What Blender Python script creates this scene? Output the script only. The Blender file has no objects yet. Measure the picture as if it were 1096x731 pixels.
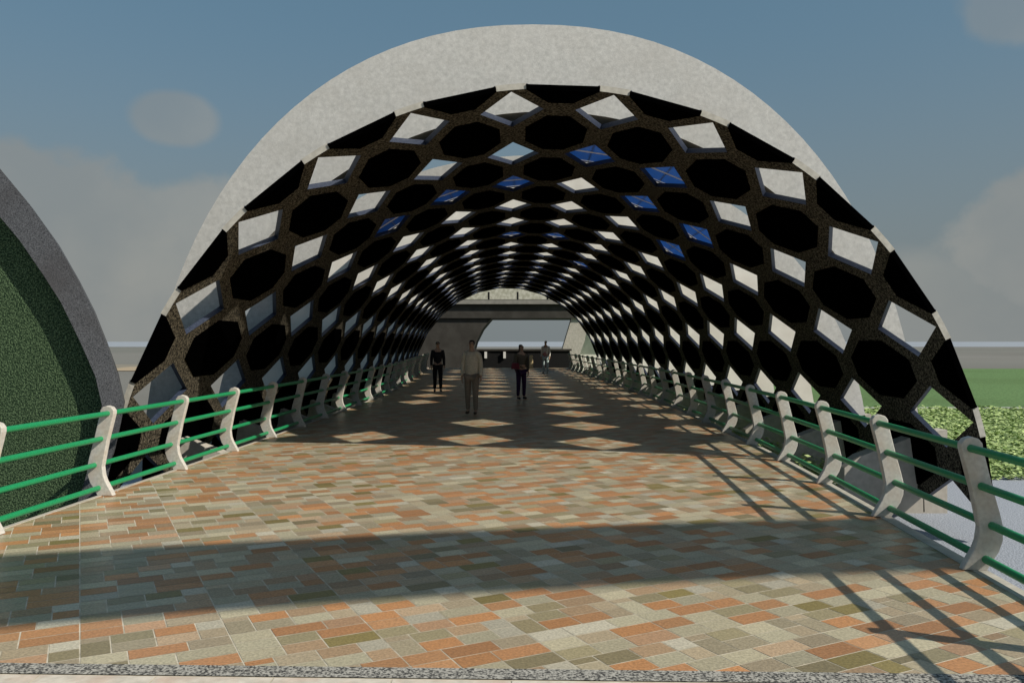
import bpy, bmesh, math, random
from mathutils import Vector
R = math.radians
random.seed(7)
scene = bpy.context.scene
COL = scene.collection

# ------------------------------------------------------------ helpers
class MB:
    def __init__(s): s.v = []; s.f = []; s.c = []
    def poly(s, pts, col=None):
        n = len(s.v); s.v += [tuple(p) for p in pts]; s.f.append(list(range(n, n+len(pts)))); s.c.append(col)
    def box(s, x0, x1, y0, y1, z0, z1):
        n = len(s.v)
        s.v += [(x0,y0,z0),(x1,y0,z0),(x1,y1,z0),(x0,y1,z0),(x0,y0,z1),(x1,y0,z1),(x1,y1,z1),(x0,y1,z1)]
        for q in ((0,3,2,1),(4,5,6,7),(0,1,5,4),(1,2,6,5),(2,3,7,6),(3,0,4,7)):
            s.f.append([n+i for i in q]); s.c.append(None)
    def prism(s, a, b):           # two matching loops
        n = len(s.v); k = len(a)
        s.v += [tuple(p) for p in a] + [tuple(p) for p in b]
        s.f.append([n+i for i in range(k)][::-1]); s.f.append([n+k+i for i in range(k)])
        for i in range(k):
            j = (i+1) % k; s.f.append([n+i, n+j, n+k+j, n+k+i])
        s.c += [None]*(k+2)
    def tube(s, pts, r, seg=10, cap=True):
        pts = [Vector(p) for p in pts]; n0 = len(s.v)
        rr = r if isinstance(r, (list, tuple)) else [r]*len(pts)
        for i, p in enumerate(pts):
            t = (pts[min(i+1, len(pts)-1)] - pts[max(i-1, 0)]).normalized()
            u = t.cross(Vector((0,0,1)))
            if u.length < .05: u = t.cross(Vector((0,1,0)))
            u.normalize(); w = t.cross(u)
            for k in range(seg):
                a = 2*math.pi*k/seg
                s.v.append(tuple(p + (u*math.cos(a) + w*math.sin(a))*rr[i]))
        for i in range(len(pts)-1):
            for k in range(seg):
                k2 = (k+1) % seg
                s.f.append([n0+i*seg+k, n0+i*seg+k2, n0+(i+1)*seg+k2, n0+(i+1)*seg+k]); s.c.append(None)
        if cap:
            s.f.append([n0+k for k in range(seg)]); s.f.append([n0+(len(pts)-1)*seg+k for k in range(seg)][::-1]); s.c += [None, None]
    def build(s, name, mat, parent=None, smooth=False, origin=None, fix=True):
        me = bpy.data.meshes.new(name)
        o = Vector(origin) if origin is not None else Vector((0,0,0))
        me.from_pydata([tuple(Vector(p)-o) for p in s.v], [], s.f); me.update()
        if any(c is not None for c in s.c):
            at = me.color_attributes.new('tone', 'FLOAT_COLOR', 'CORNER')
            li = 0
            for fi, f in enumerate(s.f):
                c = s.c[fi] or (.5,.5,.5)
                for _ in f:
                    at.data[li].color = (c[0], c[1], c[2], 1); li += 1
        if fix:
            bm = bmesh.new(); bm.from_mesh(me); bmesh.ops.recalc_face_normals(bm, faces=bm.faces); bm.to_mesh(me); bm.free()
        if smooth:
            for p in me.polygons: p.use_smooth = True
        me.materials.append(mat)
        ob = bpy.data.objects.new(name, me); COL.objects.link(ob); ob.location = o
        if parent:
            ob.parent = parent
            ob.location = o - parent.location if origin is not None else -Vector(parent.location)
        return ob

def tag(o, label=None, cat=None, group=None, kind=None):
    if label: o['label'] = label
    if cat: o['category'] = cat
    if group: o['group'] = group
    if kind: o['kind'] = kind
    return o
def empty(name, loc, **k):
    o = bpy.data.objects.new(name, None); COL.objects.link(o); o.location = loc
    return tag(o, **k)
def bevel(o, w, seg=2):
    m = o.modifiers.new('bevel', 'BEVEL'); m.width = w; m.segments = seg; m.limit_method = 'ANGLE'; m.angle_limit = R(35)

# ------------------------------------------------------------ materials
def mat(name, c1, c2=None, scale=20, rough=.8, metal=0, bump=0, detail=4, lo=.35, hi=.65, spec=.3, stain=None, stain_scale=.6, attr=None, bscale=None, bdist=.01, nrough=.5):
    m = bpy.data.materials.new(name); m.use_nodes = True
    nt = m.node_tree; N = nt.nodes; L = nt.links
    b = N['Principled BSDF']
    b.inputs['Roughness'].default_value = rough; b.inputs['Metallic'].default_value = metal
    b.inputs['Specular IOR Level'].default_value = spec
    tc = N.new('ShaderNodeTexCoord'); out = None
    def noise(sc, de=detail):
        n = N.new('ShaderNodeTexNoise'); n.inputs['Scale'].default_value = sc; n.inputs['Detail'].default_value = de; n.inputs['Roughness'].default_value = nrough
        L.new(tc.outputs['Object'], n.inputs['Vector']); return n
    def mix(fac, a, bb, mode='MIX'):
        x = N.new('ShaderNodeMix'); x.data_type = 'RGBA'; x.blend_type = mode
        if isinstance(fac, float): x.inputs[0].default_value = fac
        else: L.new(fac, x.inputs[0])
        for i, q in ((6, a), (7, bb)):
            if isinstance(q, tuple): x.inputs[i].default_value = (*q, 1)
            else: L.new(q, x.inputs[i])
        return x.outputs[2]
    if attr:
        at = N.new('ShaderNodeAttribute'); at.attribute_name = attr; base = at.outputs['Color']
        n = noise(scale); r = N.new('ShaderNodeMapRange'); L.new(n.outputs[0], r.inputs[0])
        r.inputs[1].default_value = lo; r.inputs[2].default_value = hi; r.inputs[3].default_value = .74; r.inputs[4].default_value = 1.18
        cc = N.new('ShaderNodeCombineColor')
        for i in range(3): L.new(r.outputs[0], cc.inputs[i])
        out = mix(1.0, base, cc.outputs[0], 'MULTIPLY')
    elif c2:
        n = noise(scale); r = N.new('ShaderNodeMapRange'); L.new(n.outputs[0], r.inputs[0])
        r.inputs[1].default_value = lo; r.inputs[2].default_value = hi
        out = mix(r.outputs[0], c1, c2)
    if stain:
        n = noise(stain_scale, 6); r = N.new('ShaderNodeMapRange'); L.new(n.outputs[0], r.inputs[0])
        r.inputs[1].default_value = .45; r.inputs[2].default_value = .7; r.inputs[4].default_value = .6
        out = mix(r.outputs[0], out if out else c1, stain)
    if out: L.new(out, b.inputs['Base Color'])
    else: b.inputs['Base Color'].default_value = (*c1, 1)
    if bump:
        n = noise(bscale or scale, 5); bp = N.new('ShaderNodeBump'); bp.inputs['Strength'].default_value = bump; bp.inputs['Distance'].default_value = bdist
        L.new(n.outputs[0], bp.inputs['Height']); L.new(bp.outputs[0], b.inputs['Normal'])
    return m

M = {}
M['concrete'] = mat('concrete', (.40,.41,.41), (.68,.685,.68), scale=13, lo=.30, hi=.70, detail=12, nrough=.8, stain=(.46,.455,.44), bump=.3)
M['white'] = mat('painted_concrete', (.70,.69,.65), (.80,.79,.75), scale=3, stain=(.62,.58,.52), stain_scale=.8)
M['footing'] = mat('footing_concrete', (.40,.38,.34), (.52,.49,.45), scale=9, stain=(.35,.32,.28))
M['frame'] = mat('lattice_granite', (.007,.0065,.005), (.20,.175,.13), scale=34, lo=.42, hi=.74, detail=6, rough=.9, spec=.1)
M['edge'] = mat('edge_sunlit', (.40,.39,.36), (.52,.51,.47), scale=12)  # frame's front end faces: sunlight on them put into a paler colour
M['reveal'] = mat('reveal_bluish_lit', (.02,.028,.055), (.04,.052,.085), scale=30, rough=.5)  # frame's hole sides: their dim bluish light is put into the colour
M['black'] = mat('black_panel', (.0006,.0006,.0007), rough=.9, spec=0)
M['post'] = mat('post_paint', (.47,.46,.44), (.58,.57,.54), scale=30, stain=(.45,.37,.29), stain_scale=5, rough=.6)
M['green'] = mat('green_rail_paint', (.010,.22,.085), (.014,.27,.105), scale=60, rough=.4, spec=.5)
M['rim'] = mat('rim_metal', (.035,.038,.045), (.13,.137,.155), scale=80, rough=.6, metal=.2, stain=(.055,.05,.052), stain_scale=.9)
M['turf'] = mat('dark_turf_wall', (.010,.030,.012), (.15,.23,.12), scale=52, lo=.42, hi=.72, rough=.95, detail=3, bump=.8, bdist=.03)
M['paver'] = mat('paver', (.3,.3,.3), attr='tone', scale=60, lo=.3, hi=.7, detail=8, rough=.38, bump=.35, bdist=.004, spec=.5)
M['joint'] = mat('joint_sand', (.42,.38,.30), (.64,.59,.49), scale=8, rough=.95)
M['granite'] = mat('granite_strip', (.05,.05,.05), (.42,.41,.38), scale=75, lo=.4, hi=.6, detail=2, rough=.8)
M['pale'] = mat('pale_slab', (.52,.48,.42), (.68,.63,.56), scale=14, stain=(.52,.36,.28), stain_scale=5)
M['ground'] = mat('far_ground', (.17,.165,.15), (.21,.205,.19), scale=.02, stain=(.15,.16,.14), stain_scale=.01)
M['gravel'] = mat('gravel', (.20,.225,.27), (.42,.455,.53), scale=48, lo=.38, hi=.62, detail=2, bump=.6, bdist=.02)
M['lawn'] = mat('lawn', (.065,.125,.04), (.16,.28,.10), scale=7, lo=.35, hi=.65, detail=8, stain=(.08,.14,.04), stain_scale=.08, bump=.6, bdist=.05)
M['leaf'] = mat('leaf', (.16,.26,.07), (.50,.62,.28), scale=4, lo=.35, hi=.62)
M['path'] = mat('path', (.42,.42,.40), (.5,.5,.48), scale=5)
M['earth'] = mat('sandy_earth', (.40,.32,.22), (.24,.22,.18), scale=.12, lo=.45, hi=.55)
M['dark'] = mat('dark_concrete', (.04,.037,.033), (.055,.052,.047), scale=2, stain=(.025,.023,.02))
M['slab'] = mat('slab_concrete', (.22,.215,.20), (.28,.27,.25), scale=3)
M['drum'] = mat('drum_stone', (.40,.40,.32), (.58,.58,.50), scale=4, detail=8, lo=.4, hi=.6)
M['blackrail'] = mat('parapet_paint', (.006,.006,.007), rough=.6)
M['whitepost'] = mat('white_post', (.75,.75,.74))
M['mullion'] = mat('mullion_paint', (.8,.8,.8), rough=.5)

def translucent(name, c, fac=.5):
    m = bpy.data.materials.new(name); m.use_nodes = True; nt = m.node_tree; N = nt.nodes; L = nt.links
    b = N['Principled BSDF']; b.inputs['Base Color'].default_value = (*c, 1); b.inputs['Roughness'].default_value = .25
    t = N.new('ShaderNodeBsdfTranslucent'); t.inputs[0].default_value = (*c, 1)
    n = N.new('ShaderNodeTexNoise'); n.inputs['Scale'].default_value = 6
    r = N.new('ShaderNodeMapRange'); r.inputs[3].default_value = fac-.1; r.inputs[4].default_value = fac+.1
    L.new(n.outputs[0], r.inputs[0])
    x = N.new('ShaderNodeMixShader'); L.new(r.outputs[0], x.inputs[0]); L.new(b.outputs[0], x.inputs[1]); L.new(t.outputs[0], x.inputs[2])
    L.new(x.outputs[0], N['Material Output'].inputs[0]); return m
M['blue'] = translucent('blue_glazing', (.12,.26,.52), .65)
def water():
    m = bpy.data.materials.new('water'); m.use_nodes = True; N = m.node_tree.nodes; L = m.node_tree.links
    b = N['Principled BSDF']; b.inputs['Base Color'].default_value = (.34,.37,.42,1); b.inputs['Roughness'].default_value = .5
    n = N.new('ShaderNodeTexNoise'); n.inputs['Scale'].default_value = 300; bp = N.new('ShaderNodeBump'); bp.inputs['Strength'].default_value = .3
    L.new(n.outputs[0], bp.inputs['Height']); L.new(bp.outputs[0], b.inputs['Normal']); return m
M['water'] = water()

# ------------------------------------------------------------ paths
def interp(tab, y):
    if y <= tab[0][0]:
        a, b = tab[0], tab[1]
    elif y >= tab[-1][0]:
        a, b = tab[-2], tab[-1]
    else:
        for a, b in zip(tab, tab[1:]):
            if a[0] <= y <= b[0]: break
    return a[1] + (b[1]-a[1])*(y-a[0])/(b[0]-a[0])
def smooth_tab(tab):
    out = []
    for i in range(-4, 130):
        y = i*.5; s = sum(interp(tab, y+d) for d in (-2,-1,0,1,2))/5; out.append((y, s))
    return out
RIGHT = smooth_tab([(0,2.95),(6.3,3.40),(8.2,3.56),(10,3.70),(12,3.84),(14,3.93),(17,4.03),(20,4.12),(26,4.15),(37,3.95),(54,3.45)])
LEFT = smooth_tab([(0,-5.0),(7.5,-4.54),(9.3,-4.43),(12.5,-4.3),(16.5,-4.15),(23,-4.0),(29,-4.02),(37,-4.4),(54,-5.3)])
def xr(y): return interp(RIGHT, y)
def xl(y): return interp(LEFT, y)

P = 2.86                      # ring spacing of the lattice
K0 = 4.28                     # first diamond row
YP = 3.97*P                   # portal plane
YE = (K0+14.36)*P             # far end
def xc(y): return .50 + .011*(y-11.1) - 1.25*max(0, (y-11)/42)**2
EA, EB, EZ = 5.92, 6.08, -1.0
# arc-length table
tabS = [(0, 0.0)]; prev = (0, EB)
for i in range(1, 1201):
    t = i/1200*math.pi/2*1.1; q = (EA*math.sin(t), EB*math.cos(t))
    tabS.append((tabS[-1][0] + math.hypot(q[0]-prev[0], q[1]-prev[1]), t)); prev = q
QL = interp([(b, a) for a, b in tabS], math.pi/2)
W = QL/6.5*.955
def arc(j, off=0):
    j = j + .13; s = abs(j)*W; t = interp(tabS, s) if s > 0 else 0
    x, z = EA*math.sin(t), EB*math.cos(t)
    nx, nz = math.sin(t)/EA, math.cos(t)/EB; l = math.hypot(nx, nz)
    x += nx/l*off; z += nz/l*off
    return (x if j >= 0 else -x, z+EZ)
def LP(j, k, off=0):
    y = k*P; x, z = arc(j, off)
    return (x + xc(y), y, z)

# ------------------------------------------------------------ tunnel canopy
canopy = empty('tunnel_canopy', (xc(YP), YP, -1.0), label='long arched tunnel canopy of dark lattice with black octagonal panels over the paved walkway', cat='tunnel canopy')
TH = .08
A_, B_, C_, D_ = .35, .375, .15, .125
DS, DK = .335, .322
def cell_faces(j, kc, cut=None, cut_hi=None):
    """quads in (dj, dk) around octagon centre"""
    q = []
    if cut is None and cut_hi is None:
        q.append([(A_,-C_),(A_,C_),(.5,.5-DK),(.5,-.5+DK)])
        q.append([(-A_,C_),(-A_,-C_),(-.5,-.5+DK),(-.5,.5-DK)])
        q.append([(-D_,B_),(D_,B_),(.5-DS,.5),(-.5+DS,.5)][::-1])
        q.append([(-D_,-B_),(D_,-B_),(.5-DS,-.5),(-.5+DS,-.5)])
        for sx in (1,-1):
            for sy in (1,-1):
                q.append([(sx*A_,sy*C_),(sx*D_,sy*B_),(sx*(.5-DS),sy*.5),(sx*.5,sy*(.5-DK))])
    else:
        sy = 1 if cut is not None else -1; c = cut if cut is not None else -cut_hi
        q.append([(-D_,sy*B_),(D_,sy*B_),(.5-DS,sy*.5),(-.5+DS,sy*.5)])
        for sx in (1,-1):
            q.append([(sx*A_,sy*c),(sx*D_,sy*B_),(sx*(.5-DS),sy*.5),(sx*.5,sy*(.5-DK))])
            q.append([(sx*A_,sy*c),(sx*.5,sy*(.5-DK)),(sx*.5,sy*c)])
    return [[(j+a, kc+b) for a, b in f] for f in q]
fb = bmesh.new(); vmap = {}
def gv(j, k, off):
    key = (round(j*1000), round(k*1000), off)
    if key not in vmap: vmap[key] = fb.verts.new(LP(j, k, off))
    return vmap[key]
faces = []
CUT = .15
for j in range(-7, 7):
    faces += cell_faces(j, K0-.5, cut=CUT)
    for n in range(14): faces += cell_faces(j, K0+.5+n)
    faces += cell_faces(j, K0+14.5, cut_hi=-CUT)
edges = {}
for f in faces:
    ks = [(round(a*1000), round(b*1000)) for a, b in f]
    for off in (0, TH):
        try: fb.faces.new([gv(a, b, off) for a, b in f])
        except ValueError: pass
    for i in range(len(f)):
        e = frozenset((ks[i], ks[(i+1) % len(f)])); edges.setdefault(e, []).append((f[i], f[(i+1) % len(f)]))
for e, l in edges.items():
    if len(l) == 1:
        (a, b) = l[0]; nf = fb.faces.new([gv(*a, 0), gv(*b, 0), gv(*b, TH), gv(*a, TH)])
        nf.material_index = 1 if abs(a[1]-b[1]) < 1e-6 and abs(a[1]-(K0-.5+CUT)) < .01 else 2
bmesh.ops.recalc_face_normals(fb, faces=fb.faces)
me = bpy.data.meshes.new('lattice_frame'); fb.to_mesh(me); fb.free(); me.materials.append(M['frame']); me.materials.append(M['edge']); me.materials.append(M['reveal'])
o = bpy.data.objects.new('lattice_frame', me); COL.objects.link(o); o.parent = canopy; o.location = -canopy.location
# black octagon panels
oct_ = [(A_,-C_),(A_,C_),(D_,B_),(-D_,B_),(-A_,C_),(-A_,-C_),(-D_,-B_),(D_,-B_)]
def panel(mb, j, kc, pts):
    e = .012 if len(pts) == 8 else -.018
    g = 1.004
    a = [LP(j+x*g, kc+y*g, -.012) for x, y in pts]; b = [LP(j+x*g, kc+y*g, TH+e) for x, y in pts]
    mb.prism(a, b)
plist = []
for j in range(-7, 7):
    plist.append((0, j, K0-.5, [(A_+.005,CUT-.006),(D_,B_),(-D_,B_),(-A_-.005,CUT-.006)]))
    for n in range(14): plist.append((n+1, j, K0+.5+n, oct_))
    plist.append((15, j, K0+14.5, [(A_,-CUT),(-A_,-CUT),(-D_,-B_),(D_,-B_)]))
plist.sort(key=lambda t: (t[0], abs(t[1])))
rest = MB()
for i, (n, j, kc, pts) in enumerate(plist):
    if i < 100:
        mb = MB(); panel(mb, j, kc, pts); mb.build('octagonal_panel', M['black'], canopy)
    else: panel(rest, j, kc, pts)
o = rest.build('octagonal_panel', M['black'], canopy); tag(o, kind='stuff')

# arch ribs standing outside the lattice
def ell(t, a, b, e=2.0):
    c = lambda v: math.copysign(abs(v)**(2/e), v) if abs(v) > 1e-9 else 0.0
    return (a*c(math.sin(t)), EZ + b*c(math.cos(t)))
def rib(y, top, a_out, mname, thick=.26, dxo=0, inner=TH+.02, lift=0, t0=-math.pi/2, t1=math.pi/2):
    mb = MB(); n = 56; cx = xc(y); lo = []; hi = []
    for i in range(n+1):
        t = t0 + (t1-t0)*i/n
        xo, zo = ell(t, a_out, top-EZ, 2.2); lo.append((xo+cx+dxo, zo))
        zi = EZ + (EB+inner+lift)*(zo-EZ)/(top-EZ); q_ = (zi-EZ)/(EB+inner+lift); xi = math.copysign((EA+inner)*math.sqrt(max(0, 1-q_*q_)), xo) if abs(xo) > 1e-6 else 0
        if abs(xi) > abs(xo)-.10 and abs(t) > .5: xi = math.copysign(abs(xo)-.10, xo)
        hi.append((xi+cx+dxo*(1 if abs(t) > .5 and abs(xi) >= abs(xo)-.11 else 0), zi))
    for i in range(n):
        for yy, fl in ((y, 0), (y+thick, 1)):
            q = [(lo[i][0],yy,lo[i][1]),(lo[i+1][0],yy,lo[i+1][1]),(hi[i+1][0],yy,hi[i+1][1]),(hi[i][0],yy,hi[i][1])]
            mb.poly(q if not fl else q[::-1])
        for L_ in (lo, hi):
            mb.poly([(L_[i][0],y,L_[i][1]),(L_[i][0],y+thick,L_[i][1]),(L_[i+1][0],y+thick,L_[i+1][1]),(L_[i+1][0],y,L_[i+1][1])])
    o = mb.build('arch_rib', M[mname], canopy, fix=False)
    bm = bmesh.new(); bm.from_mesh(o.data); bmesh.ops.remove_doubles(bm, verts=bm.verts, dist=1e-4); bmesh.ops.recalc_face_normals(bm, faces=bm.faces); bm.to_mesh(o.data); bm.free()
    return o
Y0 = K0*P
o = rib(Y0+.38*P, 6.72, 6.2, 'concrete', .5, dxo=-.20, lift=.16); o['label'] = 'tall grey concrete arch rib behind the near edge of the lattice'
rib(Y0+1.38*P, 5.28, 6.35, 'concrete')
for n in range(2, 15):
    rib(Y0+(n+.38)*P, 5.6 if n == 2 else 6.15, 6.38, 'white')
for n in range(0, 15):
    y = Y0+(n+.38)*P
    for s in (1, -1):
        cx = xc(y); mb = MB()
        x0, x1 = cx+s*4.75, cx+s*6.38
        a = [(x0, y, -1.02), (x1, y, -1.02), (x1, y, .3), (cx+s*6.0, y, .25), (cx+s*5.0, y, -.12), (x0, y, -.3)]
        mb.prism(a, [(p[0], y+.30, p[2]) for p in a])
        mb.build('footing', M['footing'], canopy)
# glazed blue panels over the lattice
for j, n in ((.5,1),(1.5,1),(1.5,2),(-.5,2),(-1.5,2),(-2.5,2),(2.5,2),(2.5,3),(.5,5),(-.5,5),(1.5,7),(-.5,9),(.5,9),(-1.5,10),(1.5,10),(.5,11),(-1.5,12),(-.5,12),(.5,12),(1.5,13),(-.5,13)):
    k = K0+n; mb = MB(); dk0, dk1 = -.30, .33
    off0, off1 = .17, .20
    a = [LP(j-.45,k+dk0,off0),LP(j+.45,k+dk0,off0),LP(j+.45,k+dk1,off0),LP(j-.45,k+dk1,off0)]
    b = [LP(j-.45,k+dk0,off1),LP(j+.45,k+dk0,off1),LP(j+.45,k+dk1,off1),LP(j-.45,k+dk1,off1)]
    mb.prism(a, b); g = mb.build('glass_panel', M['blue'], canopy, origin=LP(j,k,off0))
    mb = MB()
    for u in (-.45, .02, .45): mb.tube([LP(j+u,k+dk0,off0-.02), LP(j+u,k+dk1,off0-.02)], .015, 6)
    for v in (dk0, .05, dk1): mb.tube([LP(j-.45,k+v,off0-.02), LP(j+.45,k+v,off0-.02)], .015, 6)
    for u in (-.45,.45):
        for v in (dk0, dk1): mb.tube([LP(j+u,k+v,TH-.02), LP(j+u,k+v,off0+.01)], .02, 6)
    m = mb.build('mullion', M['mullion'], g, origin=LP(j,k,off0)); m.location = (0,0,0)

# ------------------------------------------------------------ paved walkway
Y_END = 54.3
mb = MB(); ys = [3.8+i*.5 for i in range(101)]; ys[-1] = Y_END
for a, b in zip(ys, ys[1:]):
    mb.poly([(xl(a)-.1, a, 0), (xr(a)+.1, a, 0), (xr(b)+.1, b, 0), (xl(b)-.1, b, 0)])
tag(mb.build('walkway_base', M['joint'], fix=False), kind='structure')
# ashlar tile 10x10 modules, periodic
MOD = .077; NT = 10
def make_tile(rng):
    g = [[-1]*NT for _ in range(NT)]; rects = []
    for y in range(NT):
        for x in range(NT):
            if g[y][x] >= 0: continue
            opts = [(3,2),(3,2),(3,2),(2,2),(2,3),(3,2),(3,1),(2,1),(4,2),(1,2),(2,1),(1,1)]; first = opts[:9]; rng.shuffle(first)
            for w, h in first+opts[9:]:
                if all(g[(y+b) % NT][(x+a) % NT] < 0 for a in range(w) for b in range(h)):
                    for a in range(w):
                        for b in range(h): g[(y+b) % NT][(x+a) % NT] = len(rects)
                    rects.append((x, y, w, h)); break
    return rects
def line_run(rects):                       # longest straight joint in the periodic tile
    g = [[0]*NT for _ in range(NT)]
    for i, (x, y, w, h) in enumerate(rects):
        for a in range(w):
            for b in range(h): g[(y+b) % NT][(x+a) % NT] = i
    worst = 0
    for q in range(NT):
        for flag in (0, 1):
            run = 0
            for p_ in range(2*NT):
                a, b = (g[p_ % NT][q], g[p_ % NT][(q+1) % NT]) if flag else (g[q][p_ % NT], g[(q+1) % NT][p_ % NT])
                run = run+1 if a != b else 0; worst = max(worst, run)
    return worst + .02*sum(1 for t_ in rects if t_[2]*t_[3] < 3)
best = min(range(700), key=lambda sd: line_run(make_tile(random.Random(sd))))
rng = random.Random(best); tile = make_tile(rng)
PALS = [(.53,.265,.12),(.47,.24,.115),(.53,.33,.20),(.52,.28,.14),(.47,.38,.26),(.36,.31,.19),(.28,.235,.14),(.47,.43,.31),(.42,.36,.25),(.54,.50,.40),(.26,.21,.085),(.42,.29,.18),(.48,.35,.23),(.50,.45,.32),(.40,.33,.23)]
tcol = [PALS[rng.randrange(len(PALS))] for _ in tile]
ang = R(27.2); v1 = (-math.sin(ang), math.cos(ang)); v2 = (math.cos(ang), math.sin(ang))
mb = MB(); GAP = .0042; T = NT*MOD
def strip_y(x): return 4.44 - .030*(x+2.7)
def inside(p):
    return p[1] < Y_END-.02 and p[1] > strip_y(p[0])+.0 and xl(p[1])-.1 < p[0] < xr(p[1])+.02
def clip(poly, f):
    out = []
    for i in range(len(poly)):
        a, b = poly[i], poly[(i+1) % len(poly)]; fa, fb_ = f(a), f(b)
        if fa >= 0: out.append(a)
        if (fa >= 0) != (fb_ >= 0):
            t = fa/(fa-fb_); out.append((a[0]+(b[0]-a[0])*t, a[1]+(b[1]-a[1])*t))
    return out
for iu in range(-45, 60):
    for iv in range(-12, 80):
        ox = v2[0]*iu*T + v1[0]*iv*T; oy = v2[1]*iu*T + v1[1]*iv*T
        if oy < 2 or oy > 56 or ox < -7.5 or ox > 6: continue
        for ri, (x, y, w, h) in enumerate(tile):
            pts = []
            for a, b in ((x*MOD+GAP, y*MOD+GAP), ((x+w)*MOD-GAP, y*MOD+GAP), ((x+w)*MOD-GAP, (y+h)*MOD-GAP), (x*MOD+GAP, (y+h)*MOD-GAP)):
                pts.append((ox+v2[0]*a+v1[0]*b, oy+v2[1]*a+v1[1]*b))
            ins = [inside(p) for p in pts]
            if not any(ins): continue
            if not all(ins):
                pts = clip(pts, lambda p: p[1]-strip_y(p[0]))
                pts = clip(pts, lambda p: Y_END-.02-p[1])
                pts = clip(pts, lambda p: p[0]-(xl(p[1])-.1))
                pts = clip(pts, lambda p: (xr(p[1])+.02)-p[0])
                if len(pts) < 3: continue
            k = .74+.34*random.random(); c = tcol[ri]
            if random.random() < .45: c = PALS[random.randrange(len(PALS))]
            z = .0008 + random.random()*.0008
            dz = [random.random()*.0008 for _ in pts]
            mb.poly([(p[0], p[1], z+d) for p, d in zip(pts, dz)], (c[0]*k, c[1]*k, c[2]*k))
tag(mb.build('pavement', M['paver'], fix=False), kind='structure')
# granite strip and pale slabs at the near end
mb = MB(); s0, s1 = strip_y(-6), strip_y(5)
mb.poly([(-6, s0-.135, .006), (4, strip_y(4)-.135, .006), (4, strip_y(4), .006), (-6, s0, .006)])
tag(mb.build('border_strip', M['granite'], fix=False), kind='structure')
mb = MB(); mb.poly([(-14,-12,-.004), (14,-12,-.004), (14,3.9,-.004), (-14,4.6,-.004)])
tag(mb.build('forecourt_base', M['joint'], fix=False), kind='structure')
mb = MB()
for i in range(-10, 10):
    for r_ in range(-6, 1):
        x0 = i*.6 + (r_ % 2)*.3; y1 = 4.35+r_*.4; y0 = y1-.39
        def yy(x, y): return y - .030*(x+2.7) - .055
        mb.poly([(x0, yy(x0,y0), .003), (x0+.592, yy(x0+.592,y0), .003), (x0+.592, yy(x0+.592,y1), .003), (x0, yy(x0,y1), .003)])
tag(mb.build('forecourt', M['pale'], fix=False), kind='structure')
# edge kerb beams along the deck and the deck's sides
for nm, fx, s in (('kerb', xr, 1), ('kerb', xl, -1)):
    mb = MB(); yk = [-3+i*.95 for i in range(61)]
    w0 = .01 if s > 0 else .07; sec = [(w0, -.03), (w0, .007), (.12, .007), (.12, -.3), (.10, -.3), (.10, -.03)]
    for a, b in zip(yk, yk[1:]):
        for i in range(len(sec)):
            p, q = sec[i], sec[(i+1) % len(sec)]
            mb.poly([(fx(a)+s*p[0], a, p[1]), (fx(b)+s*p[0], b, p[1]), (fx(b)+s*q[0], b, q[1]), (fx(a)+s*q[0], a, q[1])])
    tag(mb.build(nm, M['footing']), kind='structure')

# ------------------------------------------------------------ railings
prof = [(-.075,.0),(-.055,.04),(.02,.16),(.045,.22),(.06,.32),(.0,.60),(-.085,.90),(-.085,.94),(-.055,.975),(.0,.99),(.055,.975),(.085,.94),(.09,.90),(.17,.60),(.225,.42),(.25,.32),(.245,.22),(.215,.14),(.165,.07),(.12,.0)]
post_me = None
def rail_pos(i): return [(.0,.905),(.075,.625),(.15,.335),(.105,.085)][i]
for side, fx, s, ystart, lab in (('right', xr, 1, .57, 'pedestrian railing with dark green rails along the right edge of the paved walkway'),
                                ('left', xl, -1, -.02, 'pedestrian railing with bright green rails along the left edge beside the dark green arched wall')):
    root = empty('railing', (fx(10), 10, .0), label=lab, cat='railing', group='green railings either side of the walkway')
    mb = MB(); th = .075
    pr = [(s*((x-.085-.06*0)*.9+.085), z) for x, z in prof]
    if s < 0: pr = pr[::-1]
    mb.prism([(x, -th/2, z) for x, z in pr], [(x, th/2, z) for x, z in pr])
    proto = None; yy = ystart; i = 0; step = 1.9 if s > 0 else 1.86; posts = []
    while yy < 53.5: posts.append(yy); yy += step
    for i, y in enumerate(posts):
        if proto is None:
            proto = mb.build('post', M['post'], root); bevel(proto, .008); p = proto
        else:
            p = proto.copy(); COL.objects.link(p); p.parent = root
        d = (fx(y+.5)-fx(y-.5)); p.location = Vector((fx(y), y, .004)) - root.location; p.rotation_euler.z = -math.atan(d)
    for ri in range(4):
        dx, z = rail_pos(ri); mb = MB(); pts = []
        y = posts[0]-.3
        while y < posts[-1]+.3: pts.append((fx(y)+s*dx, y, z+.004)); y += .475
        mb.tube(pts, .0295, 12); mb.build('rail', M['green'], root, smooth=True)

# ------------------------------------------------------------ ground
def sheet(name, m, x0, x1, y0, y1, z, n=1):
    mb = MB(); mb.poly([(x0,y0,z),(x1,y0,z),(x1,y1,z),(x0,y1,z)])
    return tag(mb.build(name, M[m], fix=False), kind='structure')
sheet('ground', 'ground', -6000, 6000, -3000, 9000, -1.06)
sheet('water', 'water', -6000, 6000, 430, 8900, -1.03)
sheet('gravel', 'gravel', -60, 60, -30, 17.0, -1.02)
mb = MB(); mb.poly([(4.6,17.0,-1.015),(300,17.0,-1.015),(300,84,-1.015),(2.5,84,-1.015)]); mb.poly([(-4.3,17.0,-1.015),(-4.3,54,-1.015),(-7.0,54,-1.015),(-7.5,17,-1.015)][::-1])
tag(mb.build('lawn', M['lawn'], fix=False), kind='structure')
sheet('path', 'path', 7.5, 300, 34.0, 34.7, -1.005)
sheet('sandy_bank', 'earth', -200, -9, 78, 100, -1.01)
mb = MB(); rg = random.Random(3)
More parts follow.
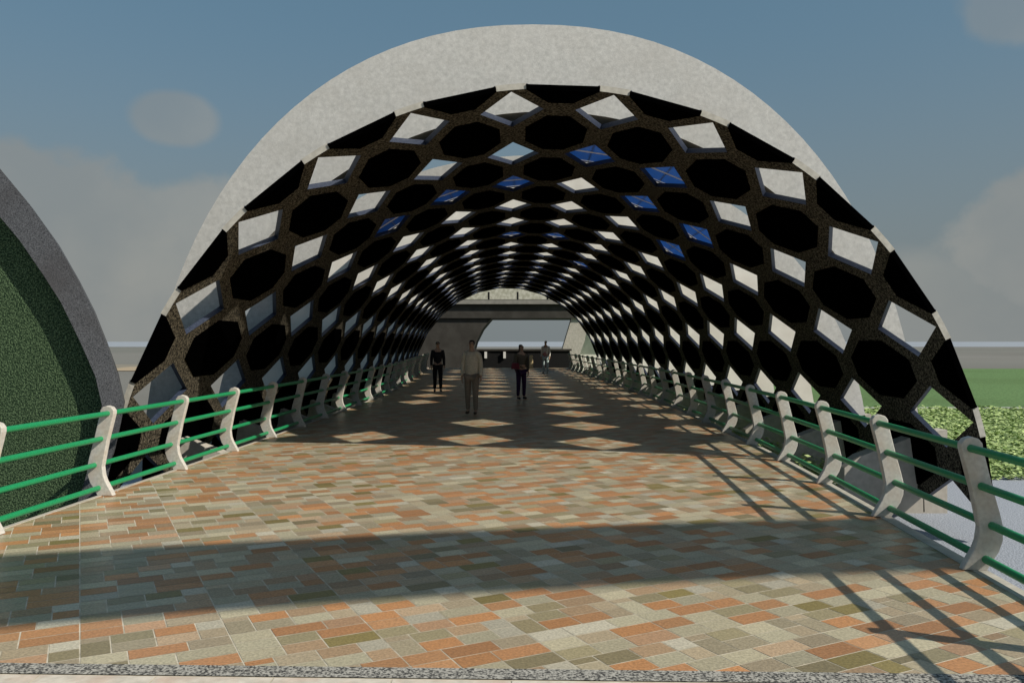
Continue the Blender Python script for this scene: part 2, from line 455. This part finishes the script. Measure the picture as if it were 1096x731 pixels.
def leaves(mb, n, fx0, fx1, y0, y1, z0, hmax, size):
    for _ in range(n):
        u = rg.random(); y = 1/((1/y0)*(1-u) + (1/y1)*u) if y1 > y0 else y0
        x = fx0(y) + (fx1(y)-fx0(y))*rg.random()
        z = z0 + hmax*rg.random()*(.6+.4*math.sin(x*3.1)*math.sin(y*2.3)); s_ = size*(.6+.8*rg.random())*(1 + (y-y0)*.02)
        a = rg.random()*6.28; t = (rg.random()-.5)*1.4; b = a+1.57
        d = Vector((math.cos(a), math.sin(a), t*.6))*s_; e = Vector((math.cos(b), math.sin(b), (rg.random()-.5)*1.3))*s_*.55
        c = Vector((x, y, z)); mb.poly([c-d, c+e, c+d, c-e])
leaves(mb, 70000, lambda y: xc(y)+6.5, lambda y: 24, 16.5, 33.8, -1.0, .16, .055)
leaves(mb, 16000, lambda y: xr(y)+.35, lambda y: xc(y)+5.8, 13.6, 52, -1.0, .6, .05)
leaves(mb, 9000, lambda y: xc(y)-5.8, lambda y: xl(y)-.3, 12.6, 52, -1.0, .75, .075)
tag(mb.build('ground_cover', M['leaf'], fix=False), label='low speckled green leafy ground cover beside the tunnel', cat='ground cover', kind='stuff')

# ------------------------------------------------------------ arched wall at the left
AW = 10.4
hall = empty('arched_wall', (-9.9, AW, -1.0), label='tall arched wall with dark green turf face and grey metal rim at far left', cat='arched wall')
def w_(px, py, D): return ((px-548)/900*D, 1.7-(py-366)/900*D)
right_out = [(-5.32,-1.02)] + [w_(a,b,AW) for a,b in [(112,520),(119,487),(127,455),(131.4,434),(124.8,405.7),(112,368),(97.7,332),(80.5,298),(57.5,257.7),(28.7,217.5),(0,183)]]
right_in = [(-5.62,-1.02)] + [w_(a,b,AW) for a,b in [(90,520),(99,487),(106,455),(110,434),(103,403.5),(87,367),(66,324),(48,296),(22,258),(0,232),(-22,205)]]
def extend(lst, apex_x, apex_z):
    x0, z0 = lst[-1]; out = list(lst); cx_ = x0 - (apex_z-z0)/1.3
    for i in range(1, 9):
        t = i/8; out.append(((1-t)**2*x0 + 2*t*(1-t)*cx_ + t*t*apex_x, (1-t)**2*z0 + 2*t*(1-t)*apex_z + t*t*apex_z))
    return out + [(2*apex_x-x, z) for x, z in out[:-1]][::-1]
ro = extend(right_out, -10.2, 6.6); ri_ = extend(right_in, -10.2, 6.1)
mb = MB(); n = len(ro)
for i in range(n-1):
    f0 = [(ro[i][0],AW+.04,ro[i][1]),(ro[i+1][0],AW+.04,ro[i+1][1]),(ri_[i+1][0],AW-.02,ri_[i+1][1]),(ri_[i][0],AW-.02,ri_[i][1])]
    mb.poly(f0)
    mb.poly([(ri_[i][0],AW-.02,ri_[i][1]),(ri_[i+1][0],AW-.02,ri_[i+1][1]),(ri_[i+1][0],AW+.3,ri_[i+1][1]),(ri_[i][0],AW+.3,ri_[i][1])])
    mb.poly([(ro[i][0],AW+.04,ro[i][1]),(ro[i][0]-.25*(1 if i<n/2 else -1),AW+.6,ro[i][1]),(ro[i+1][0]-.25*(1 if i+1<n/2 else -1),AW+.6,ro[i+1][1]),(ro[i+1][0],AW+.04,ro[i+1][1])])
    mb.poly([(ro[i][0]-.25*(1 if i<n/2 else -1),AW+.6,ro[i][1]),(ri_[i][0],AW+.6,ri_[i][1]),(ri_[i+1][0],AW+.6,ri_[i+1][1]),(ro[i+1][0]-.25*(1 if i+1<n/2 else -1),AW+.6,ro[i+1][1])])
mb.build('rim', M['rim'], hall)
mb = MB(); mb.prism([(x, AW+.16, z) for x, z in ri_], [(x, AW+.5, z) for x, z in ri_]); mb.build('turf_face', M['turf'], hall)

# ------------------------------------------------------------ far crossing behind the tunnel
DF = 62.0
def fp(px, py, D=DF): return ((px-548)/900*D, 1.7-(py-366)/900*D)
cross = empty('overpass', (-.5, DF, -1.0), label='dark concrete overpass with slanting legs crossing beyond the far end of the tunnel', cat='overpass')
def pr(name, m, pts, D, th, parent=cross):
    q = [fp(a, b, D) for a, b in pts]; mb = MB(); mb.prism([(x, D, z) for x, z in q], [(x, D+th, z) for x, z in q]); return mb.build(name, M[m], parent)
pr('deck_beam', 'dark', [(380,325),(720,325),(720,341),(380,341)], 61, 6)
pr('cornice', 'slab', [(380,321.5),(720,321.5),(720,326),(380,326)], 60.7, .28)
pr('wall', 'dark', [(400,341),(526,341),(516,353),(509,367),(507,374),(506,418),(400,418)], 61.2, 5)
pr('leg', 'footing', [(612,341),(630,341),(626,365),(613,400),(594,400),(603,371)], 61.2, 1.2)
pr('leg', 'white', [(627,357),(652,395),(655,410),(613,402)], 62.6, 2)  # sunlit part of the right leg, its brightness put into a paler material
pr('upper_wall', 'drum', [(450,321),(462,312),(490,305),(530,302),(572,302),(606,306),(634,313),(648,321)], 63.0, 3)
for x in (492,523,554,586): pr('stanchion', 'blackrail', [(x-1,313),(x+1,313),(x+1,322),(x-1,322)], 60.72, .12)
par = empty('parapet', (0,56.5,-1), label='low black parapet with two white posts across the end of the walkway', cat='parapet')
def pr2(name, m, pts, D, th): return pr(name, m, pts, D, th, par)
pr2('panel', 'blackrail', [(500,376),(610,376),(610,410),(500,410)], 56.6, .15)
pr2('handrail', 'dark', [(498,374),(612,374),(612,376),(498,376)], 56.5, .3)
for x in (519.8, 540): pr2('post', 'whitepost', [(x-1.3,377),(x+1.3,377),(x+1.3,384),(x-1.3,384)], 56.4, .18)

# ------------------------------------------------------------ great arch behind the viewer that shades the paving
pts = [(-9.5,-1.02),(-6.5,2.3),(-2,5.6),(2.5,7.9),(6.9,9.5),(11.1,10.7),(13.6,11.3),(16.7,11.9),(22,12.4),(30,12),(40,9),(48,4),(52,-1.02)]
cs = []
for i in range(len(pts)-1):
    p0, p1, p2, p3 = pts[max(i-1,0)], pts[i], pts[i+1], pts[min(i+2, len(pts)-1)]
    for k in range(6):
        t = k/6
        cs.append(tuple(.5*((2*p1[c])+(-p0[c]+p2[c])*t+(2*p0[c]-5*p1[c]+4*p2[c]-p3[c])*t*t+(-p0[c]+3*p1[c]-3*p2[c]+p3[c])*t**3) for c in (0,1)))
cs.append(pts[-1])
mb = MB(); lo = []; hi = []
for i, (x, z) in enumerate(cs):
    a, b = cs[max(i-1,0)], cs[min(i+1, len(cs)-1)]; l = math.hypot(b[0]-a[0], b[1]-a[1]); nx, nz = -(b[1]-a[1])/l, (b[0]-a[0])/l
    lo.append((x-nx*.25, z-nz*.25)); hi.append((x+nx*.25, z+nz*.25))
y0, y1 = -.75, .75
for i in range(len(cs)-1):
    mb.prism([(lo[i][0],y0,lo[i][1]),(lo[i][0],y1,lo[i][1]),(hi[i][0],y1,hi[i][1]),(hi[i][0],y0,hi[i][1])],
             [(lo[i+1][0],y0,lo[i+1][1]),(lo[i+1][0],y1,lo[i+1][1]),(hi[i+1][0],y1,hi[i+1][1]),(hi[i+1][0],y0,hi[i+1][1])])
tag(mb.build('great_arch', M['concrete'], origin=(22,0,-1)), label='great concrete arch spanning high over the forecourt and shading the near paving', cat='arch')

# ------------------------------------------------------------ people
def skin(name, verts, edges_, m, parent, root=0, sub=1):
    me = bpy.data.meshes.new(name+'_s'); me.from_pydata([v[:3] for v in verts], edges_, [])
    ob = bpy.data.objects.new(name+'_s', me); COL.objects.link(ob)
    ob.modifiers.new('skin', 'SKIN')
    if not me.skin_vertices: me.skin_vertices.new() if hasattr(me.skin_vertices, 'new') else None
    bpy.context.view_layer.update()
    sv = me.skin_vertices[0].data if me.skin_vertices else None
    for i, v in enumerate(verts):
        r = v[3] if isinstance(v[3], tuple) else (v[3], v[3])
        sv[i].radius = r; sv[i].use_root = (i == root)
    s = ob.modifiers.new('sub', 'SUBSURF'); s.levels = sub; s.render_levels = sub
    dg = bpy.context.evaluated_depsgraph_get(); ev = ob.evaluated_get(dg)
    me2 = bpy.data.meshes.new_from_object(ev); me2.name = name
    for p in me2.polygons: p.use_smooth = True
    me2.materials.clear(); me2.materials.append(m)
    o = bpy.data.objects.new(name, me2); COL.objects.link(o); o.parent = parent
    bpy.data.objects.remove(ob); return o
def person(loc, rz, H, label, top, legs, hair, skinc=(.50,.32,.23), arms='down', stride=.0, long_coat=False, long_hair=False, shoe=(.02,.02,.02)):
    root = empty('person', loc, label=label, cat='person'); root.rotation_euler.z = rz
    k = H/1.75
    ms = mat('skin_tone', skinc, rough=.6); mt = mat('shirt_cloth', top, tuple(c*.8 for c in top), scale=30); ml = mat('trouser_cloth', legs, tuple(c*.8 for c in legs), scale=30); mh = mat('hair_dark', hair); mshoe = mat('shoe_leather', shoe, rough=.5)
    # facing -Y
    V = []; E = []
    def add(x, y, z, r, prev=None):
        V.append((x*k, y*k, z*k, (r[0]*k, r[1]*k) if isinstance(r, tuple) else r*k)); 
        if prev is not None: E.append((prev, len(V)-1))
        return len(V)-1
    pel = add(0,0,.95,(.15,.10)); wst = add(0,0,1.10,(.13,.09),pel); ch = add(0,0,1.30,(.155,.105),wst); nk0 = add(0,0,1.45,(.09,.07),ch); nk = add(0,-.01,1.53,.052,nk0)
    h1 = add(0,-.02,1.60,(.062,.075),nk); h2 = add(0,-.02,1.67,(.078,.092),h1); h3 = add(0,-.015,1.73,(.06,.075),h2)
    hands = []
    armj = {}
    for s in (1,-1):
        sh = add(s*.17,0,1.42,.06,nk0)
        if arms == 'hold' or (arms == 'hold_left' and s < 0):
            el = add(s*.23,.03,1.14,.042,sh); wr = add(s*.12,-.20,1.08,.028,el); hd = add(s*.08,-.26,1.08,(.04,.02),wr); dr = (-.55*s,-.8,0)
        else:
            el = add(s*.215,.02,1.15,.043,sh); wr = add(s*.225,-.04,.90,.029,el); hd = add(s*.225,-.055,.83,(.022,.038),wr); dr = (0,-.15,-1)
        armj[s] = (sh, el, wr)
        b = V[hd]
        for fi in range(5):
            off = (fi-1.5)*.019 if fi < 4 else -.045
            ln = [.07,.08,.075,.06,.045][fi]
            if dr[2] < -.5: p0 = (b[0]/k, b[1]/k+off, b[2]/k-.03+(.02 if fi==4 else 0)); p1 = (p0[0]-s*.012, p0[1]-.01, p0[2]-ln*.6); p2 = (p1[0]-s*.02, p1[1], p1[2]-ln*.4)
            else: p0 = (b[0]/k-s*.02, b[1]/k-.02, b[2]/k+off); p1 = (p0[0]-s*ln*.5, p0[1]-.02, p0[2]); p2 = (p1[0]-s*ln*.4, p1[1]+.01, p1[2]-.01)
            a = add(*p0, .0085, hd); c = add(*p1, .0075, a); add(*p2, .0065, c)
    legj = {}
    for s in (1,-1):
        hp = add(s*.09,0,.88,(.088,.09),pel); kn = add(s*.10,-.01-s*stride*.5,.49,.057,hp); an = add(s*.105,.02-s*stride*.9+0,.09,.038,kn); toe = add(s*.115,-.12-s*stride*.9,.045,(.038,.03),an)
        legj[s] = (hp, kn, an, toe)
    # face: nose
    nose = add(0,-.115,1.635,.012,h2)
    body = skin('body', V, E, ms, root, 0, 1)
    def sub(idx, grow, extra=None):
        return [(V[i][0], V[i][1], V[i][2], tuple(c+grow*k for c in V[i][3]) if isinstance(V[i][3], tuple) else V[i][3]+grow*k) for i in idx]
    idx = [pel, wst, ch, nk0]; vv = sub(idx, .018); vv[0] = (0,0,.89*k,(.155*k,.115*k)); ee = [(0,1),(1,2),(2,3)]
    if long_coat:
        vv = [(a,b,c,(d[0]*1.2,d[1]*1.2)) for a,b,c,d in vv]; vv[3] = (vv[3][0],vv[3][1],vv[3][2],(.11*k,.08*k)); vv[0] = (0,0,.80*k,(.185*k,.13*k)) 
    for s in (1,-1):
        a = len(vv); vv += sub(armj[s], .017); ee += [(3,a),(a,a+1),(a+1,a+2)]
    o = skin('jacket' if long_coat else 'shirt', vv, ee, mt, root, 0, 1)
    vv = sub([pel], .012); ee = []
    vv[0] = (vv[0][0], vv[0][1], vv[0][2]-.02*k, vv[0][3])
    for s in (1,-1):
        a = len(vv); vv += sub(legj[s][:3], .018); ee += [(0,a),(a,a+1),(a+1,a+2)]
    skin('trousers', vv, ee, ml, root, 0, 1)
    for s in (1,-1):
        a, t = V[legj[s][2]], V[legj[s][3]]
        skin('shoe', [(a[0],a[1]+.03,.045*k,.045*k),(a[0],a[1]-.06,.045*k,.045*k),(t[0],t[1]-.03,.035*k,(.045*k,.033*k))], [(0,1),(1,2)], mshoe, root, 0, 1)
    hv = [(0,.02*k,1.755*k,(.062*k,.07*k)),(0,.035*k,1.70*k,(.084*k,.085*k)),(0,.05*k,1.62*k,(.07*k,.05*k))]
    he = [(0,1),(1,2)]
    if long_hair: hv.append((0,.07*k,1.48*k,(.08*k,.04*k))); he.append((2,3))
    skin('hair', hv, he, mh, root, 0, 1)
    mb = MB()
    for s in (1,-1): mb.tube([(s*.028*k,-.106*k,1.675*k),(s*.028*k,-.114*k,1.675*k)], .011*k, 8)
    mb.build('eyes', mat('eye_dark', (.02,.015,.01)), root).location = (0,0,0)
    mb = MB(); mb.tube([(-.022*k,-.103*k,1.60*k),(.022*k,-.103*k,1.60*k)], .006*k, 6); mb.build('mouth', mat('lip', (.3,.10,.09)), root).location = (0,0,0)
    return root
person((-2.5,28.3,.008), R(8), 1.68, 'person in all black clothes standing at the left near the railing', (.012,.012,.018), (.010,.010,.012), (.01,.01,.01))
person((-.94,19.6,.008), R(-6), 1.72, 'person in a beige jacket and brown trousers walking nearest the viewer', (.78,.68,.53), (.32,.25,.19), (.015,.012,.01), stride=.09, long_coat=True, shoe=(.08,.05,.03))
p3 = person((.27,24.7,.008), R(25), 1.60, 'person in a brown top and dark purple trousers holding a dark red bag', (.16,.14,.11), (.035,.010,.06), (.05,.035,.025), arms='hold_left', long_hair=True)
person((1.78,44.5,.008), R(-15), 1.72, 'person in a white shirt with red pattern farthest down the walkway', (.85,.83,.80), (.55,.68,.70), (.01,.01,.01), shoe=(.5,.55,.56))
# carried things
mb = MB(); mb.prism([(-.13,-.05,-.10),(.13,-.05,-.10),(.10,-.04,.08),(-.10,-.04,.08)], [(-.13,.05,-.10),(.13,.05,-.10),(.10,.04,.08),(-.10,.04,.08)])
b = mb.build('handbag', mat('red_leather', (.16,.012,.03), rough=.5), origin=(0,0,0)); b.location = (.10,24.42,1.0); bevel(b, .015)
tag(b, 'dark red handbag held in front of the person with purple trousers', 'handbag')
mb = MB(); mb.prism([(-.06,-.13,-.20),(.06,-.13,-.20),(.05,-.10,.20),(-.05,-.10,.20)], [(-.06,.13,-.20),(.06,.13,-.20),(.05,.10,.20),(-.05,.10,.20)])
b = mb.build('shoulder_bag', mat('cream_canvas', (.62,.5,.30)), origin=(0,0,0)); b.location = (.56,24.68,1.10); bevel(b, .02)
tag(b, 'cream shoulder bag on the arm of the person with purple trousers', 'bag')
mb = MB()
for i in range(5):
    a = i*1.257+.3; mb.prism([(0,-.16,1.02),(math.cos(a)*.12,-.16,1.02+math.sin(a)*.16),(math.cos(a+.5)*.07,-.16,1.02+math.sin(a+.5)*.09)], [(0,-.13,1.02),(math.cos(a)*.12,-.13,1.02+math.sin(a)*.16),(math.cos(a+.5)*.07,-.13,1.02+math.sin(a+.5)*.09)])
per = [o for o in bpy.data.objects if o.name.startswith('person')][-1]
per = [o for o in bpy.data.objects if o.get('category') == 'person' and o.location.y > 40][0]
m_ = mb.build('shirt_motif', mat('red_print', (.45,.01,.05)), per); m_.location = (0,0,0)

# ------------------------------------------------------------ camera, light, sky
cam = bpy.data.cameras.new('camera'); co = bpy.data.objects.new('camera', cam); COL.objects.link(co)
co.location = (0,0,1.7); co.rotation_euler = (R(90),0,0); cam.lens = 36*900/1096; cam.clip_end = 12000; cam.clip_start = .05
scene.camera = co
SD = Vector((1.15, -.60, 1.0))    # towards the sun
sun = bpy.data.lights.new('sun', 'SUN'); so = bpy.data.objects.new('sun', sun); COL.objects.link(so)
so.rotation_euler = SD.to_track_quat('Z', 'Y').to_euler(); sun.energy = 4.7; sun.angle = R(.55); sun.color = (1.0,.92,.78)
w = bpy.data.worlds.new('World'); scene.world = w; w.use_nodes = True; nt = w.node_tree; N = nt.nodes; L = nt.links
bg = N['Background']; bg.inputs[1].default_value = .062
sky = N.new('ShaderNodeTexSky'); sky.sky_type = 'NISHITA'; sky.sun_disc = False
sky.sun_elevation = math.atan2(SD.z, math.hypot(SD.x, SD.y)); sky.sun_rotation = math.atan2(SD.x, SD.y); sky.dust_density = 2.5; sky.air_density = 1.2
tc = N.new('ShaderNodeTexCoord'); sep = N.new('ShaderNodeSeparateXYZ'); L.new(tc.outputs['Generated'], sep.inputs[0])
def math_(op, a, b=None, c=None):
    n = N.new('ShaderNodeMath'); n.operation = op
    for i, q in enumerate((a, b, c)):
        if q is None: continue
        if isinstance(q, (int, float)): n.inputs[i].default_value = q
        else: L.new(q, n.inputs[i])
    return n.outputs[0]
def mr(v, a, b, c, d, sm=True):
    n = N.new('ShaderNodeMapRange'); L.new(v, n.inputs[0])
    if sm: n.interpolation_type = 'SMOOTHSTEP'
    for i, q in enumerate((a, b, c, d)): n.inputs[i+1].default_value = q
    return n.outputs[0]
def mixc(f, a, b):
    x = N.new('ShaderNodeMix'); x.data_type = 'RGBA'
    if isinstance(f, float): x.inputs[0].default_value = f
    else: L.new(f, x.inputs[0])
    for i, q in ((6, a), (7, b)):
        if isinstance(q, tuple): x.inputs[i].default_value = (*q, 1)
        else: L.new(q, x.inputs[i])
    return x.outputs[2]
height = sep.outputs[2]
u = math_('ARCTAN2', sep.outputs[0], sep.outputs[1])
nz = N.new('ShaderNodeTexNoise'); nz.inputs['Scale'].default_value = 7; nz.inputs['Detail'].default_value = 8; nz.inputs['Roughness'].default_value = .55; L.new(tc.outputs['Generated'], nz.inputs[0])
def blob(u0, v0, ru, rv, amp=1.5, soft=.35, dens=.8):
    a = math_('POWER', math_('DIVIDE', math_('SUBTRACT', u, u0), ru), 2); b = math_('POWER', math_('DIVIDE', math_('SUBTRACT', height, v0), rv), 2)
    d = math_('SQRT', math_('ADD', a, b)); d = math_('ADD', d, math_('MULTIPLY', math_('SUBTRACT', nz.outputs[0], .5), amp))
    return mr(d, 1.0-soft/2, 1.0+soft/2, dens, 0)
mask = None
for b in ((-.382,.238,.045,.028,.6,.35,.55),(-.55,.10,.17,.10,1.5,.25,.75),(-.37,.085,.15,.085,1.5,.25,.7),(-.47,.02,.25,.06,1.2,.4,.7),
          (.60,.10,.12,.075,1.4,.22,.75),(.50,.03,.16,.06,1.5,.5,.5),(.545,.33,.055,.045,1.4,.35,.45),(.95,.14,.2,.12,1.6,.3,.7),(-1.0,.2,.22,.12,1.6,.3,.7),(2.2,.2,.5,.12,2,.4,.6),(-2.3,.15,.6,.1,2,.4,.6)):
    m_ = blob(*b); mask = m_ if mask is None else math_('MAXIMUM', mask, m_)
hz = mr(height, -.02, .38, .85, .0)
tint = mixc(.45, sky.outputs[0], (2.2,4.6,6.3))
c1 = mixc(hz, tint, (3.35,3.65,3.65))
nz2 = N.new('ShaderNodeTexNoise'); nz2.inputs['Scale'].default_value = 5; nz2.inputs['Detail'].default_value = 6; L.new(tc.outputs['Generated'], nz2.inputs[0])
cc_ = mixc(mr(nz2.outputs[0], .35, .65, 0, 1), (4.0,4.3,4.3), (5.3,5.3,4.9))
c2 = mixc(mask, c1, cc_)
L.new(c2, bg.inputs[0])
scene.view_settings.view_transform = 'Standard'; scene.view_settings.look = 'None'; scene.view_settings.exposure = 0; scene.view_settings.gamma = 1
scene.render.engine = 'CYCLES'; scene.render.resolution_x = 1024; scene.render.resolution_y = 682
